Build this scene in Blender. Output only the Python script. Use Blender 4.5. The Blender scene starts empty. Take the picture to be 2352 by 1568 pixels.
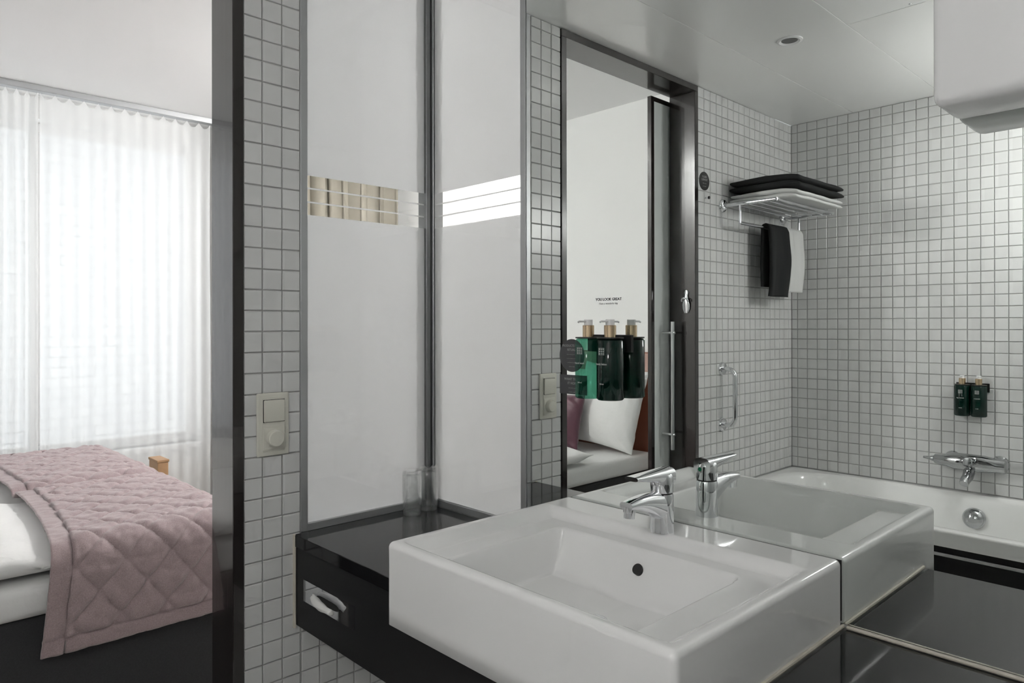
import bpy, bmesh, math, random
from mathutils import Vector, Matrix, noise
random.seed(7)
S = bpy.context.scene
C = S.collection
PI = math.pi

# ------------------------------------------------------------------ camera
F, YAW, PIT, ROL, Y0 = 1630.16, 0.7615, 0.0016, -0.0015, 742.77
fw = Vector((math.sin(YAW)*math.cos(PIT), math.cos(YAW)*math.cos(PIT), math.sin(PIT)))
rt = Vector((math.cos(YAW), -math.sin(YAW), 0)); up = rt.cross(fw)
r2 = rt*math.cos(ROL)+up*math.sin(ROL); u2 = -rt*math.sin(ROL)+up*math.cos(ROL)
cd = bpy.data.cameras.new('camera'); co = bpy.data.objects.new('camera', cd); C.objects.link(co)
cd.sensor_width = 36; cd.sensor_fit = 'HORIZONTAL'; cd.lens = F/2352*36; cd.shift_y = -(784-Y0)/2352
cd.clip_start = 0.02
m = Matrix((r2, u2, -fw)).transposed().to_4x4(); m.translation = (-1.2486, -1.6499, 1.2714)
co.matrix_world = m; S.camera = co

# ------------------------------------------------------------------ light
w = bpy.data.worlds.new('sky'); S.world = w; w.use_nodes = True
bg = w.node_tree.nodes['Background']; bg.inputs[0].default_value = (0.93, 0.965, 1.0, 1); bg.inputs[1].default_value = .84
pl = bpy.data.lights.new('window_portal', 'AREA'); pl.shape = 'RECTANGLE'; pl.size = 2.6; pl.size_y = 2.0
po = bpy.data.objects.new('window_portal', pl); C.objects.link(po)
po.location = (-0.75, 3.42, 1.5); po.rotation_euler = (-PI/2, 0, 0); pl.cycles.is_portal = True
S.view_settings.view_transform = 'Standard'; S.view_settings.look = 'None'
S.view_settings.exposure = 1.38; S.view_settings.gamma = 1.0; S.view_settings.use_curve_mapping = False
S.cycles.max_bounces = 9; S.cycles.diffuse_bounces = 5; S.cycles.glossy_bounces = 4
S.cycles.transmission_bounces = 8; S.cycles.transparent_max_bounces = 10
S.cycles.caustics_reflective = True; S.cycles.caustics_refractive = False; S.cycles.sample_clamp_indirect = 8
S.cycles.use_denoising = True; S.cycles.use_light_tree = False; S.cycles.use_adaptive_sampling = True; S.cycles.adaptive_threshold = 0.1; S.cycles.adaptive_min_samples = 20

# ------------------------------------------------------------------ materials
def mat(name, col, rough=0.5, metal=0.0, bump=None, var=None, spec=0.5, coat=0, sheen=0):
    mt = bpy.data.materials.new(name); mt.use_nodes = True; nt = mt.node_tree; b = nt.nodes['Principled BSDF']
    b.inputs['Base Color'].default_value = (*col, 1); b.inputs['Roughness'].default_value = rough
    b.inputs['Metallic'].default_value = metal; b.inputs['Specular IOR Level'].default_value = spec
    b.inputs['Coat Weight'].default_value = coat; b.inputs['Sheen Weight'].default_value = sheen
    if bump or var:
        tc = nt.nodes.new('ShaderNodeTexCoord')
    if bump:   # scale, strength, distance, stretch
        n = nt.nodes.new('ShaderNodeTexNoise'); n.inputs['Scale'].default_value = bump[0]; n.inputs['Detail'].default_value = 4
        mp = nt.nodes.new('ShaderNodeMapping'); mp.inputs['Scale'].default_value = bump[3] if len(bump) > 3 else (1, 1, 1)
        bu = nt.nodes.new('ShaderNodeBump'); bu.inputs['Strength'].default_value = bump[1]; bu.inputs['Distance'].default_value = bump[2]
        nt.links.new(tc.outputs['Object'], mp.inputs[0]); nt.links.new(mp.outputs[0], n.inputs[0])
        nt.links.new(n.outputs[0], bu.inputs['Height']); nt.links.new(bu.outputs[0], b.inputs['Normal'])
    if var:    # scale, amount, stretch
        n = nt.nodes.new('ShaderNodeTexNoise'); n.inputs['Scale'].default_value = var[0]; n.inputs['Detail'].default_value = 5
        mp = nt.nodes.new('ShaderNodeMapping'); mp.inputs['Scale'].default_value = var[2] if len(var) > 2 else (1, 1, 1)
        mr = nt.nodes.new('ShaderNodeMapRange'); mr.inputs['To Min'].default_value = 1-var[1]; mr.inputs['To Max'].default_value = 1+var[1]
        mx = nt.nodes.new('ShaderNodeMix'); mx.data_type = 'RGBA'; mx.blend_type = 'MULTIPLY'; mx.inputs[0].default_value = 1
        mx.inputs['A'].default_value = (*col, 1)
        nt.links.new(tc.outputs['Object'], mp.inputs[0]); nt.links.new(mp.outputs[0], n.inputs[0]); nt.links.new(n.outputs[0], mr.inputs[0])
        nt.links.new(mr.outputs[0], mx.inputs['B']); nt.links.new(mx.outputs['Result'], b.inputs['Base Color'])
    return mt

M = {}
M['grout'] = mat('grout', (.43, .43, .425), .9, bump=(400, .3, .001))
M['white_wall'] = mat('white_wall', (.86, .86, .85), .7, bump=(300, .1, .0005))
M['ceiling'] = mat('ceiling', (.86, .86, .85), .22, spec=1.0, coat=.6)
M['ceiling'].node_tree.nodes['Principled BSDF'].inputs['Coat Roughness'].default_value = .25
M['bed_ceiling'] = mat('bedroom_ceiling', (.88, .88, .88), .8)
M['floor'] = mat('floor', (.70, .70, .68), .5, var=(8, .15))
M['carpet'] = mat('carpet', (.34, .32, .30), .95, bump=(500, .5, .004), var=(60, .15))
M['ceramic'] = mat('ceramic', (.86, .86, .855), .06, spec=.6)
M['tub'] = mat('tub_enamel', (.84, .84, .83), .12, spec=.55)
M['chrome'] = mat('chrome', (.82, .83, .85), .06, 1.0)
M['chrome_dark_refl'] = mat('dark_reflection_chrome', (.52, .53, .54), .09, 1.0)  # chrome darkened in its colour to stand in for dark reflections
M['brushed'] = mat('brushed_steel', (.62, .63, .63), .28, 1.0, bump=(200, .05, .0005, (1, 1, .05)))
M['alu'] = mat('aluminium', (.50, .51, .52), .42, .75)
M['alu_dark'] = mat('dark_aluminium', (.22, .225, .23), .4, .7)
M['gasket'] = mat('gasket', (.02, .02, .02), .6)
M['laminate'] = mat('black_laminate', (.010, .010, .011), .09, spec=.32)
M['laminate_satin'] = mat('satin_black_laminate', (.010, .010, .011), .42, spec=.3)
M['wenge'] = mat('wenge', (.020, .016, .015), .20, coat=.6, spec=.6, bump=(60, .25, .0008, (1, 1, .03)), var=(25, .5, (1, 1, .03)))
M['plastic_ivory'] = mat('ivory_plastic', (.66, .65, .58), .3)
M['plastic_white'] = mat('white_plastic', (.80, .80, .80), .25)
M['black'] = mat('black', (.012, .012, .012), .4)
M['silicone'] = mat('silicone', (.62, .58, .50), .55, var=(60, .12))
M['paper'] = mat('tissue_paper', (.82, .82, .80), .95, bump=(150, .4, .003))
M['sheet'] = mat('white_bed_linen', (.82, .82, .81), .85, bump=(30, .25, .006), sheen=.2)
M['throw'] = mat('mauve_quilt', (.37, .285, .29), .95, bump=(700, .6, .0015), var=(350, .45), sheen=.5)
M['skirt'] = mat('charcoal_bed_base', (.035, .035, .037), .9, bump=(500, .4, .001), var=(300, .3))
M['plum'] = mat('plum_satin', (.105, .035, .055), .42, bump=(14, .4, .01), sheen=.4)
M['leather'] = mat('rust_leather', (.26, .085, .045), .5, bump=(250, .2, .001))
M['leather_lit'] = mat('lit_rust_leather', (.50, .34, .29), .5)  # light on the upper headboard put into a paler leather colour
M['taupe'] = mat('taupe_drape', (.24, .22, .18), .85, bump=(400, .2, .001))
M['towel_dark'] = mat('charcoal_towel', (.017, .018, .019), 1.0, bump=(600, .8, .003))
M['towel_white'] = mat('white_towel', (.74, .74, .73), 1.0, bump=(600, .8, .003), sheen=.3)
M['gold'] = mat('gold_collar', (.72, .56, .38), .22, 1.0)
M['sticker'] = mat('grey_sticker', (.075, .075, .08), .5)
M['print_grey'] = mat('grey_print', (.34, .34, .34), .6)
M['print_white'] = mat('white_print', (.72, .74, .72), .6)
M['print_black'] = mat('black_print', (.03, .03, .03), .6)
M['green'] = mat('green_dot', (.0, .22, .09), .3)
M['wood'] = mat('beech', (.42, .25, .13), .5, var=(30, .2, (1, 8, 1)))
M['upvc'] = mat('white_window_frame', (.85, .85, .85), .3)
M['lampbody'] = mat('opal_acrylic', (.88, .88, .88), .18)

def tile_mat():
    mt = bpy.data.materials.new('white_glazed_tile'); mt.use_nodes = True; nt = mt.node_tree; b = nt.nodes['Principled BSDF']
    g = nt.nodes.new('ShaderNodeNewGeometry'); sn = nt.nodes.new('ShaderNodeVectorMath'); sn.operation = 'SNAP'
    sn.inputs[1].default_value = (.05, .05, .05)
    wn = nt.nodes.new('ShaderNodeTexWhiteNoise'); mr = nt.nodes.new('ShaderNodeMapRange')
    mr.inputs['To Min'].default_value = .95; mr.inputs['To Max'].default_value = 1.03
    mx = nt.nodes.new('ShaderNodeMix'); mx.data_type = 'RGBA'; mx.blend_type = 'MULTIPLY'; mx.inputs[0].default_value = 1
    mx.inputs['A'].default_value = (.66, .665, .66, 1)
    nt.links.new(g.outputs['Position'], sn.inputs[0]); nt.links.new(sn.outputs[0], wn.inputs[0]); nt.links.new(wn.outputs[0], mr.inputs[0])
    nt.links.new(mr.outputs[0], mx.inputs['B']); nt.links.new(mx.outputs['Result'], b.inputs['Base Color'])
    b.inputs['Roughness'].default_value = .25; b.inputs['Specular IOR Level'].default_value = .45
    return mt
M['tile'] = tile_mat()

def simple_nodes(name):
    mt = bpy.data.materials.new(name); mt.use_nodes = True; nt = mt.node_tree
    for n in list(nt.nodes):
        if n.type != 'OUTPUT_MATERIAL': nt.nodes.remove(n)
    return mt, nt, nt.nodes['Material Output']
def mirror_mat():
    mt, nt, out = simple_nodes('silvered_mirror')
    g = nt.nodes.new('ShaderNodeBsdfGlossy'); g.inputs['Color'].default_value = (.885, .915, .895, 1); g.inputs['Roughness'].default_value = 0.0
    nt.links.new(g.outputs[0], out.inputs[0]); return mt
M['mirror'] = mirror_mat()
def clear_mat(name, tint, refl=.06):
    mt, nt, out = simple_nodes(name)
    t = nt.nodes.new('ShaderNodeBsdfTransparent'); t.inputs[0].default_value = (*tint, 1)
    g = nt.nodes.new('ShaderNodeBsdfGlossy'); g.inputs['Roughness'].default_value = .02; g.inputs[0].default_value = (1, 1, 1, 1)
    lw = nt.nodes.new('ShaderNodeLayerWeight'); lw.inputs[0].default_value = .5
    mr = nt.nodes.new('ShaderNodeMath'); mr.operation = 'MULTIPLY_ADD'; mr.inputs[1].default_value = .3; mr.inputs[2].default_value = refl*.4
    pw = nt.nodes.new('ShaderNodeMath'); pw.operation = 'POWER'; pw.inputs[1].default_value = 3
    mx = nt.nodes.new('ShaderNodeMixShader')
    nt.links.new(lw.outputs['Facing'], pw.inputs[0]); nt.links.new(pw.outputs[0], mr.inputs[0]); nt.links.new(mr.outputs[0], mx.inputs[0])
    nt.links.new(t.outputs[0], mx.inputs[1]); nt.links.new(g.outputs[0], mx.inputs[2]); nt.links.new(mx.outputs[0], out.inputs[0]); return mt
M['pane'] = clear_mat('clear_pane', (.985, .99, .985))
M['pane_thin'] = clear_mat('window_glazing', (.98, .985, .98), .03)
def film_mat():
    mt, nt, out = simple_nodes('frosted_film')
    t = nt.nodes.new('ShaderNodeBsdfTranslucent'); t.inputs[0].default_value = (.86, .86, .865, 1)
    d = nt.nodes.new('ShaderNodeBsdfDiffuse'); d.inputs[0].default_value = (.72, .73, .74, 1)
    g = nt.nodes.new('ShaderNodeBsdfGlossy'); g.inputs['Roughness'].default_value = .35
    a = nt.nodes.new('ShaderNodeMixShader'); a.inputs[0].default_value = .3
    b = nt.nodes.new('ShaderNodeMixShader'); b.inputs[0].default_value = .05
    nt.links.new(t.outputs[0], a.inputs[1]); nt.links.new(d.outputs[0], a.inputs[2])
    nt.links.new(a.outputs[0], b.inputs[1]); nt.links.new(g.outputs[0], b.inputs[2]); nt.links.new(b.outputs[0], out.inputs[0]); return mt
M['film'] = film_mat()
def sheer_mat(name, trans, col):
    mt, nt, out = simple_nodes(name)
    tr = nt.nodes.new('ShaderNodeBsdfTransparent')
    t = nt.nodes.new('ShaderNodeBsdfTranslucent'); t.inputs[0].default_value = (*col, 1)
    d = nt.nodes.new('ShaderNodeBsdfDiffuse'); d.inputs[0].default_value = (*col, 1)
    a = nt.nodes.new('ShaderNodeMixShader'); a.inputs[0].default_value = .35
    b = nt.nodes.new('ShaderNodeMixShader'); b.inputs[0].default_value = trans
    nt.links.new(t.outputs[0], a.inputs[1]); nt.links.new(d.outputs[0], a.inputs[2])
    nt.links.new(a.outputs[0], b.inputs[1]); nt.links.new(tr.outputs[0], b.inputs[2]); nt.links.new(b.outputs[0], out.inputs[0]); return mt
M['sheer'] = sheer_mat('white_voile', .28, (.90, .90, .89))
M['sheer2'] = sheer_mat('gathered_voile', .20, (.86, .86, .84))
def glass_mat(name, col, rough=0.0, ior=1.45):
    mt, nt, out = simple_nodes(name)
    g = nt.nodes.new('ShaderNodeBsdfGlass'); g.inputs[0].default_value = (*col, 1); g.inputs['Roughness'].default_value = rough; g.inputs['IOR'].default_value = ior
    nt.links.new(g.outputs[0], out.inputs[0]); return mt
def tumbler_mat():
    mt, nt, out = simple_nodes('drinking_glass')
    t = nt.nodes.new('ShaderNodeBsdfTransparent'); t.inputs[0].default_value = (.97, .98, .975, 1)
    g = nt.nodes.new('ShaderNodeBsdfGlass'); g.inputs['IOR'].default_value = 1.45; g.inputs['Roughness'].default_value = 0
    l = nt.nodes.new('ShaderNodeBsdfGlossy'); l.inputs['Roughness'].default_value = .08; l.inputs[0].default_value = (1, 1, 1, 1)
    a = nt.nodes.new('ShaderNodeMixShader'); a.inputs[0].default_value = .30; b = nt.nodes.new('ShaderNodeMixShader')
    lw = nt.nodes.new('ShaderNodeLayerWeight'); lw.inputs[0].default_value = .5
    pw = nt.nodes.new('ShaderNodeMath'); pw.operation = 'POWER'; pw.inputs[1].default_value = 1.7
    mu = nt.nodes.new('ShaderNodeMath'); mu.operation = 'MULTIPLY_ADD'; mu.inputs[1].default_value = .9; mu.inputs[2].default_value = .06
    nt.links.new(lw.outputs['Facing'], pw.inputs[0]); nt.links.new(pw.outputs[0], mu.inputs[0]); nt.links.new(mu.outputs[0], b.inputs[0])
    nt.links.new(t.outputs[0], a.inputs[1]); nt.links.new(g.outputs[0], a.inputs[2]); nt.links.new(a.outputs[0], b.inputs[1]); nt.links.new(l.outputs[0], b.inputs[2])
    nt.links.new(b.outputs[0], out.inputs[0]); return mt
M['tumbler'] = tumbler_mat()
def bottle_mat(name, col, tr, dark):
    mt, nt, out = simple_nodes(name)
    t = nt.nodes.new('ShaderNodeBsdfTransparent'); t.inputs[0].default_value = (*col, 1)
    d = nt.nodes.new('ShaderNodeBsdfDiffuse'); d.inputs[0].default_value = (*dark, 1)
    g = nt.nodes.new('ShaderNodeBsdfGlossy'); g.inputs['Roughness'].default_value = .05
    a = nt.nodes.new('ShaderNodeMixShader'); a.inputs[0].default_value = tr
    lw = nt.nodes.new('ShaderNodeLayerWeight'); lw.inputs[0].default_value = .35
    b = nt.nodes.new('ShaderNodeMixShader')
    mr = nt.nodes.new('ShaderNodeMapRange'); mr.inputs['To Min'].default_value = .03; mr.inputs['To Max'].default_value = .22
    nt.links.new(lw.outputs['Facing'], mr.inputs[0]); nt.links.new(mr.outputs[0], b.inputs[0])
    nt.links.new(d.outputs[0], a.inputs[1]); nt.links.new(t.outputs[0], a.inputs[2])
    nt.links.new(a.outputs[0], b.inputs[1]); nt.links.new(g.outputs[0], b.inputs[2]); nt.links.new(b.outputs[0], out.inputs[0]); return mt
M['bottle_clear'] = bottle_mat('translucent_green_bottle', (.34, .70, .57), .80, (.0, .07, .045))
M['bottle_dark'] = bottle_mat('dark_green_bottle', (.015, .16, .10), .30, (.002, .020, .014))
def facade_mat():
    mt = bpy.data.materials.new('pale_brick_facade'); mt.use_nodes = True; nt = mt.node_tree; b = nt.nodes['Principled BSDF']
    tc = nt.nodes.new('ShaderNodeTexCoord'); mp = nt.nodes.new('ShaderNodeMapping'); mp.inputs['Rotation'].default_value = (PI/2, 0, 0)
    br = nt.nodes.new('ShaderNodeTexBrick'); br.inputs['Scale'].default_value = 1.6; br.inputs['Color1'].default_value = (.55, .55, .55, 1)
    br.inputs['Color2'].default_value = (.51, .51, .52, 1); br.inputs['Mortar'].default_value = (.28, .28, .28, 1); br.inputs['Mortar Size'].default_value = .012
    nt.links.new(tc.outputs['Object'], mp.inputs[0]); nt.links.new(mp.outputs[0], br.inputs[0]); nt.links.new(br.outputs[0], b.inputs['Base Color'])
    b.inputs['Roughness'].default_value = .9
    return mt
M['facade'] = facade_mat()

# ------------------------------------------------------------------ helpers
def obj(name, bm_or_me, material, parent=None, smooth=None, loc=None):
    if isinstance(bm_or_me, bmesh.types.BMesh):
        me = bpy.data.meshes.new(name); bmesh.ops.recalc_face_normals(bm_or_me, faces=bm_or_me.faces); bm_or_me.to_mesh(me); bm_or_me.free()
    else: me = bm_or_me
    if material is not None and len(me.materials) == 0: me.materials.append(M[material] if isinstance(material, str) else material)
    if smooth is not None:
        me.polygons.foreach_set('use_smooth', [True]*len(me.polygons))
        if smooth < PI: me.set_sharp_from_angle(angle=smooth)
    o = bpy.data.objects.new(name, me); C.objects.link(o); o.parent = parent
    if loc is not None: o.location = loc
    return o
def tag(o, label, cat, group=None):
    o['label'] = label; o['category'] = cat
    if group: o['group'] = group
    return o
def thing(name, label, cat, group=None, loc=(0, 0, 0)):
    o = bpy.data.objects.new(name, None); C.objects.link(o); o.location = loc; o.empty_display_size = .05
    return tag(o, label, cat, group)
def struct(o, label=None):
    o['kind'] = 'structure'
    if label: o['label'] = label
    return o
def sempty(name, loc=(0, 0, 0), label=None):
    o = bpy.data.objects.new(name, None); C.objects.link(o); o.location = loc; o.empty_display_size = .05
    return struct(o, label)
def new(): return bmesh.new()
def box(bm, a, b, bev=0, seg=2):
    x0, x1 = sorted((a[0], b[0])); y0, y1 = sorted((a[1], b[1])); z0, z1 = sorted((a[2], b[2]))
    v = [bm.verts.new((x, y, z)) for x in (x0, x1) for y in (y0, y1) for z in (z0, z1)]
    fs = [bm.faces.new([v[i] for i in q]) for q in ((0, 1, 3, 2), (4, 6, 7, 5), (0, 4, 5, 1), (2, 3, 7, 6), (0, 2, 6, 4), (1, 5, 7, 3))]
    if bev:
        es = list({e for f in fs for e in f.edges})
        bmesh.ops.bevel(bm, geom=es, offset=bev, segments=seg, profile=.5, affect='EDGES', clamp_overlap=True)
    return bm
def bx(a, b, bev=0, seg=2): return box(new(), a, b, bev, seg)
def frame_of(d):
    d = d.normalized(); a = Vector((0, 0, 1)) if abs(d.z) < .9 else Vector((1, 0, 0))
    x = d.cross(a).normalized(); return x, d.cross(x).normalized()
def tube(bm, pts, rad, n=12, cap=True):
    pts = [Vector(p) for p in pts]; rad = rad if isinstance(rad, (list, tuple)) else [rad]*len(pts)
    rings = []; X = None
    for i, p in enumerate(pts):
        d = (pts[min(i+1, len(pts)-1)]-pts[max(i-1, 0)])
        if X is None: X, Y = frame_of(d)
        else:
            d = d.normalized(); X = (X-d*X.dot(d)).normalized(); Y = d.cross(X)
        rings.append([bm.verts.new(p+(X*math.cos(2*PI*k/n)+Y*math.sin(2*PI*k/n))*rad[i]) for k in range(n)])
    for a, b in zip(rings, rings[1:]):
        for k in range(n): bm.faces.new((a[k], a[(k+1) % n], b[(k+1) % n], b[k]))
    if cap: bm.faces.new(rings[0][::-1]); bm.faces.new(rings[-1])
    return bm
def arc(c, r, a0, a1, ux, uy, n=8):
    return [Vector(c)+Vector(ux)*r*math.cos(a0+(a1-a0)*i/n)+Vector(uy)*r*math.sin(a0+(a1-a0)*i/n) for i in range(n+1)]
def lathe(bm, prof, n=24, ax=(0, 0, 1), org=(0, 0, 0), close=True):
    """prof: list of (radius, height) ; capped at zero radius ends"""
    ax = Vector(ax).normalized(); X, Y = frame_of(ax); org = Vector(org); rings = []
    for r, h in prof:
        if r < 1e-6: rings.append([bm.verts.new(org+ax*h)])
        else: rings.append([bm.verts.new(org+ax*h+(X*math.cos(2*PI*k/n)+Y*math.sin(2*PI*k/n))*r) for k in range(n)])
    for a, b in zip(rings, rings[1:]):
        for k in range(n):
            k2 = (k+1) % n
            if len(a) == 1 and len(b) == 1: continue
            if len(a) == 1: bm.faces.new((a[0], b[k2], b[k]))
            elif len(b) == 1: bm.faces.new((a[k], a[k2], b[0]))
            else: bm.faces.new((a[k], a[k2], b[k2], b[k]))
    return bm
def loft(bm, secs, n=20):
    """secs: (centre, ux, uy, a, b, power) superellipse sections, capped"""
    rings = []
    for c, ux, uy, a, b, pw in secs:
        c = Vector(c); ux = Vector(ux); uy = Vector(uy); ring = []
        for k in range(n):
            t = 2*PI*k/n; cx, sx = math.cos(t), math.sin(t)
            ring.append(bm.verts.new(c+ux*a*math.copysign(abs(cx)**(2/pw), cx)+uy*b*math.copysign(abs(sx)**(2/pw), sx)))
        rings.append(ring)
    for a, b in zip(rings, rings[1:]):
        for k in range(n): bm.faces.new((a[k], a[(k+1) % n], b[(k+1) % n], b[k]))
    bm.faces.new(rings[0][::-1]); bm.faces.new(rings[-1]); return bm
def grid(bm, nu, nv, f, closeu=False):
    vs = [[bm.verts.new(f(i/nu, j/nv)) for j in range(nv+1)] for i in range(nu+(0 if closeu else 1))]
    for i in range(nu):
        a = vs[i]; b = vs[(i+1) % len(vs)]
        for j in range(nv): bm.faces.new((a[j], b[j], b[j+1], a[j+1]))
    return bm
def cloth_slab(name, nu, nv, f, thick, material, parent=None, off=0):
    bm = grid(new(), nu, nv, f); o = obj(name, bm, material, parent, smooth=PI)
    md = o.modifiers.new('thickness', 'SOLIDIFY'); md.thickness = thick; md.offset = off
    return o
def text_mesh(s, size, align='CENTER', bold=False):
    cu = bpy.data.curves.new('t', 'FONT'); cu.body = s; cu.size = size; cu.align_x = align; cu.extrude = .00005; cu.resolution_u = 2
    if bold: cu.offset = size*.02
    o = bpy.data.objects.new('t', cu); C.objects.link(o); bpy.context.view_layer.update()
    me = bpy.data.meshes.new_from_object(o.evaluated_get(bpy.context.evaluated_depsgraph_get()))
    bpy.data.objects.remove(o); bpy.data.curves.remove(cu); return me
def print_text(name, s, size, origin, right, upv, material, parent, bold=False, align='CENTER'):
    me = text_mesh(s, size, align, bold); r = Vector(right).normalized(); u_ = Vector(upv).normalized()
    mt = Matrix((r, u_, r.cross(u_))).transposed().to_4x4(); mt.translation = Vector(origin); me.transform(mt)
    me.materials.clear()
    return obj(name, me, material, parent)
def sst(a, b, x):
    t = max(0, min(1, (x-a)/(b-a))); return t*t*(3-2*t)
def fbm(x, y, z=0, o=3):
    v = 0; a = 1
    for k in range(o): v += a*noise.noise((x, y, z+k*7.3)); x *= 2; y *= 2; a *= .5
    return v
def rounded_heightfield(x0, x1, y0, y1, zt, zb, r, h, nx=90, ny=110, nf=6, nd=6, cap=True):
    """slab with rounded outer edges; top height offset h(x,y)"""
    H = zt-zb-r; L = r*PI/2
    offs = [-(L+H*(1-i/nd)) for i in range(nd)]+[-(L*(1-i/nf)) for i in range(nf)]
    def axis(a, b, n):
        a += r; b -= r
        mid = [a+(b-a)*i/n for i in range(n+1)]
        return [(a, o) for o in offs]+[(m_, 0) for m_ in mid]+[(b, -o) for o in reversed(offs)]
    X = axis(x0, x1, nx); Y = axis(y0, y1, ny); bm = new(); vs = []
    for (cx, ox) in X:
        row = []
        for (cy, oy) in Y:
            l = max(abs(ox), abs(oy)) if (ox and oy) else math.hypot(ox, oy)
            if l == 0: p = (cx, cy, zt+h(cx, cy))
            else:
                q = math.hypot(ox, oy); n_x, n_y = ox/q, oy/q
                if l <= L: rr = r*math.sin(l/r); z = zt-r*(1-math.cos(l/r))
                else: rr = r; z = zt-r-(l-L)
                p = (cx+n_x*rr, cy+n_y*rr, max(z, zb))
            row.append(bm.verts.new(p))
        vs.append(row)
    for i in range(len(vs)-1):
        for j in range(len(vs[0])-1): bm.faces.new((vs[i][j], vs[i+1][j], vs[i+1][j+1], vs[i][j+1]))
    bmesh.ops.remove_doubles(bm, verts=bm.verts, dist=1e-5)
    be = [e for e in bm.edges if e.is_boundary]
    if be and cap: bmesh.ops.contextual_create(bm, geom=be)
    return bm

CEIL, BCEIL, WD, DF = 2.29, 2.60, -2.306, .115      # bathroom ceiling, bedroom ceiling, tub wall x, wall thickness
ZC, ZT = .7531, .8696                               # counter top, basin rim
BEAST, BWEST, BNORTH = 2.06, -2.20, 3.22

# ------------------------------------------------------------------ shell
struct(obj('floor', bx((WD-.1, -2.1, -.05), (.08, .02, 0)), 'floor'))
bm = bx((BWEST-.1, .02, -.05), (BEAST+.1, BNORTH+.2, 0)); box(bm, (.08, -2.1, -.05), (BEAST+.1, .02, 0))
struct(obj('floor_bedroom', bm, 'carpet'))
bm = bx((BWEST-.1, DF, BCEIL), (BEAST+.1, BNORTH+.2, BCEIL+.05)); box(bm, (.08, -2.1, BCEIL), (BEAST+.1, DF, BCEIL+.05))
struct(obj('ceiling_bedroom', bm, 'bed_ceiling'))
struct(obj('wall_bedroom_west', bx((BWEST-.1, DF, 0), (BWEST, BNORTH+.2, BCEIL)), 'white_wall'))
struct(obj('wall_bedroom_east', bx((BEAST, -2.1, 0), (BEAST+.1, BNORTH+.2, BCEIL)), 'white_wall'))
struct(obj('wall_hall_south', bx((.08, -2.2, 0), (BEAST, -2.1, BCEIL)), 'white_wall'))
WX0, WX1, WZ0, WZ1 = -2.05, .52, .50, 2.47
bm = bx((BWEST, BNORTH, 0), (BEAST, BNORTH+.2, WZ0)); box(bm, (BWEST, BNORTH, WZ1), (BEAST, BNORTH+.2, BCEIL))
box(bm, (BWEST, BNORTH, WZ0), (WX0, BNORTH+.2, WZ1)); box(bm, (WX1, BNORTH, WZ0), (BEAST, BNORTH+.2, WZ1))
struct(obj('wall_bedroom_north', bm, 'white_wall'))
# wall between bath and bedroom
bm = bx((WD-.1, 0, 0), (-1.417, DF, CEIL)); box(bm, (-.553, 0, 0), (-.407, DF, CEIL)); box(bm, (-.407, 0, 0), (.0, DF, ZC-.003))
WN = struct(obj('wall_north', bm, 'grout'))
struct(obj('wall_bedroom_south', bx((BWEST, .0, CEIL+.02), (.08, DF, BCEIL)), 'white_wall'))
WW = struct(obj('wall_west', bx((WD-.1, -2.1, 0), (WD, 0, CEIL)), 'grout'))
struct(obj('wall_south', bx((WD-.1, -2.1, 0), (.08, -2.0, CEIL)), 'tile'))
bm = bx((.006, -2.0, 0), (.08, -.392, CEIL)); box(bm, (.006, -.392, 0), (.08, .0, ZC-.003)); box(bm, (.0, -2.0, CEIL), (.08, 0, BCEIL))
struct(obj('wall_east', bm, 'white_wall'))
# ceiling with panels
CE = struct(obj('ceiling', bx((WD-.1, -2.1, CEIL+.004), (.0, .0, CEIL+.03)), 'grout'))
ys = [0, -.31, -.69, -1.07, -1.45, -1.83, -2.0]
for i in range(6):
    xs = [WD, -1.245, 0] if i % 2 == 0 and i > 0 else [WD, -.35, 0] if i == 1 else [WD, 0]
    for a, b in zip(xs, xs[1:]):
        obj('panel', bx((a+.0008, ys[i]-.0008, CEIL), (b-.0008, ys[i+1]+.0008, CEIL+.006), .0008, 1), 'ceiling', CE)

# tiles
def tile_mesh(name, T=.0470, D=.004):
    me = bpy.data.meshes.new(name); h = T/2; c = .0012
    v = [(-h, 0, -h), (h, 0, -h), (h, 0, h), (-h, 0, h), (-h, -D+c, -h), (h, -D+c, -h), (h, -D+c, h), (-h, -D+c, h),
         (-h+c, -D, -h+c), (h-c, -D, -h+c), (h-c, -D, h-c), (-h+c, -D, h-c)]
    f = [(8, 9, 10, 11)]+[(a+4, (a+1) % 4+4, (a+1) % 4+8, a+8) for a in range(4)]+[(a, (a+1) % 4, (a+1) % 4+4, a+4) for a in range(4)]
    me.from_pydata(v, [], f); me.materials.append(M['tile']); me.polygons.foreach_set('use_smooth', [False]*len(f)); return me
TM = tile_mesh('tile'); TMW = TM.copy(); TMW.transform(Matrix.Rotation(PI/2, 4, 'Z'))   # faces -y / faces +x
tcache = {}
def tile_cut(wd, ht, west):
    k = (round(wd, 4), round(ht, 4), west)
    if k not in tcache:
        me = (TMW if west else TM).copy(); ax = 1 if west else 0
        for vv in me.vertices:
            h = .0235; vv.co[ax] = math.copysign(abs(vv.co[ax])-h+wd/2, vv.co[ax]); vv.co[2] = math.copysign(abs(vv.co[2])-h+ht/2, vv.co[2])
        tcache[k] = me
    return tcache[k]
VC = Vector((1.2486, -1.6499, 1.2714)); RC = Vector((-1.2486, -1.6499, 1.2714))
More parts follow.
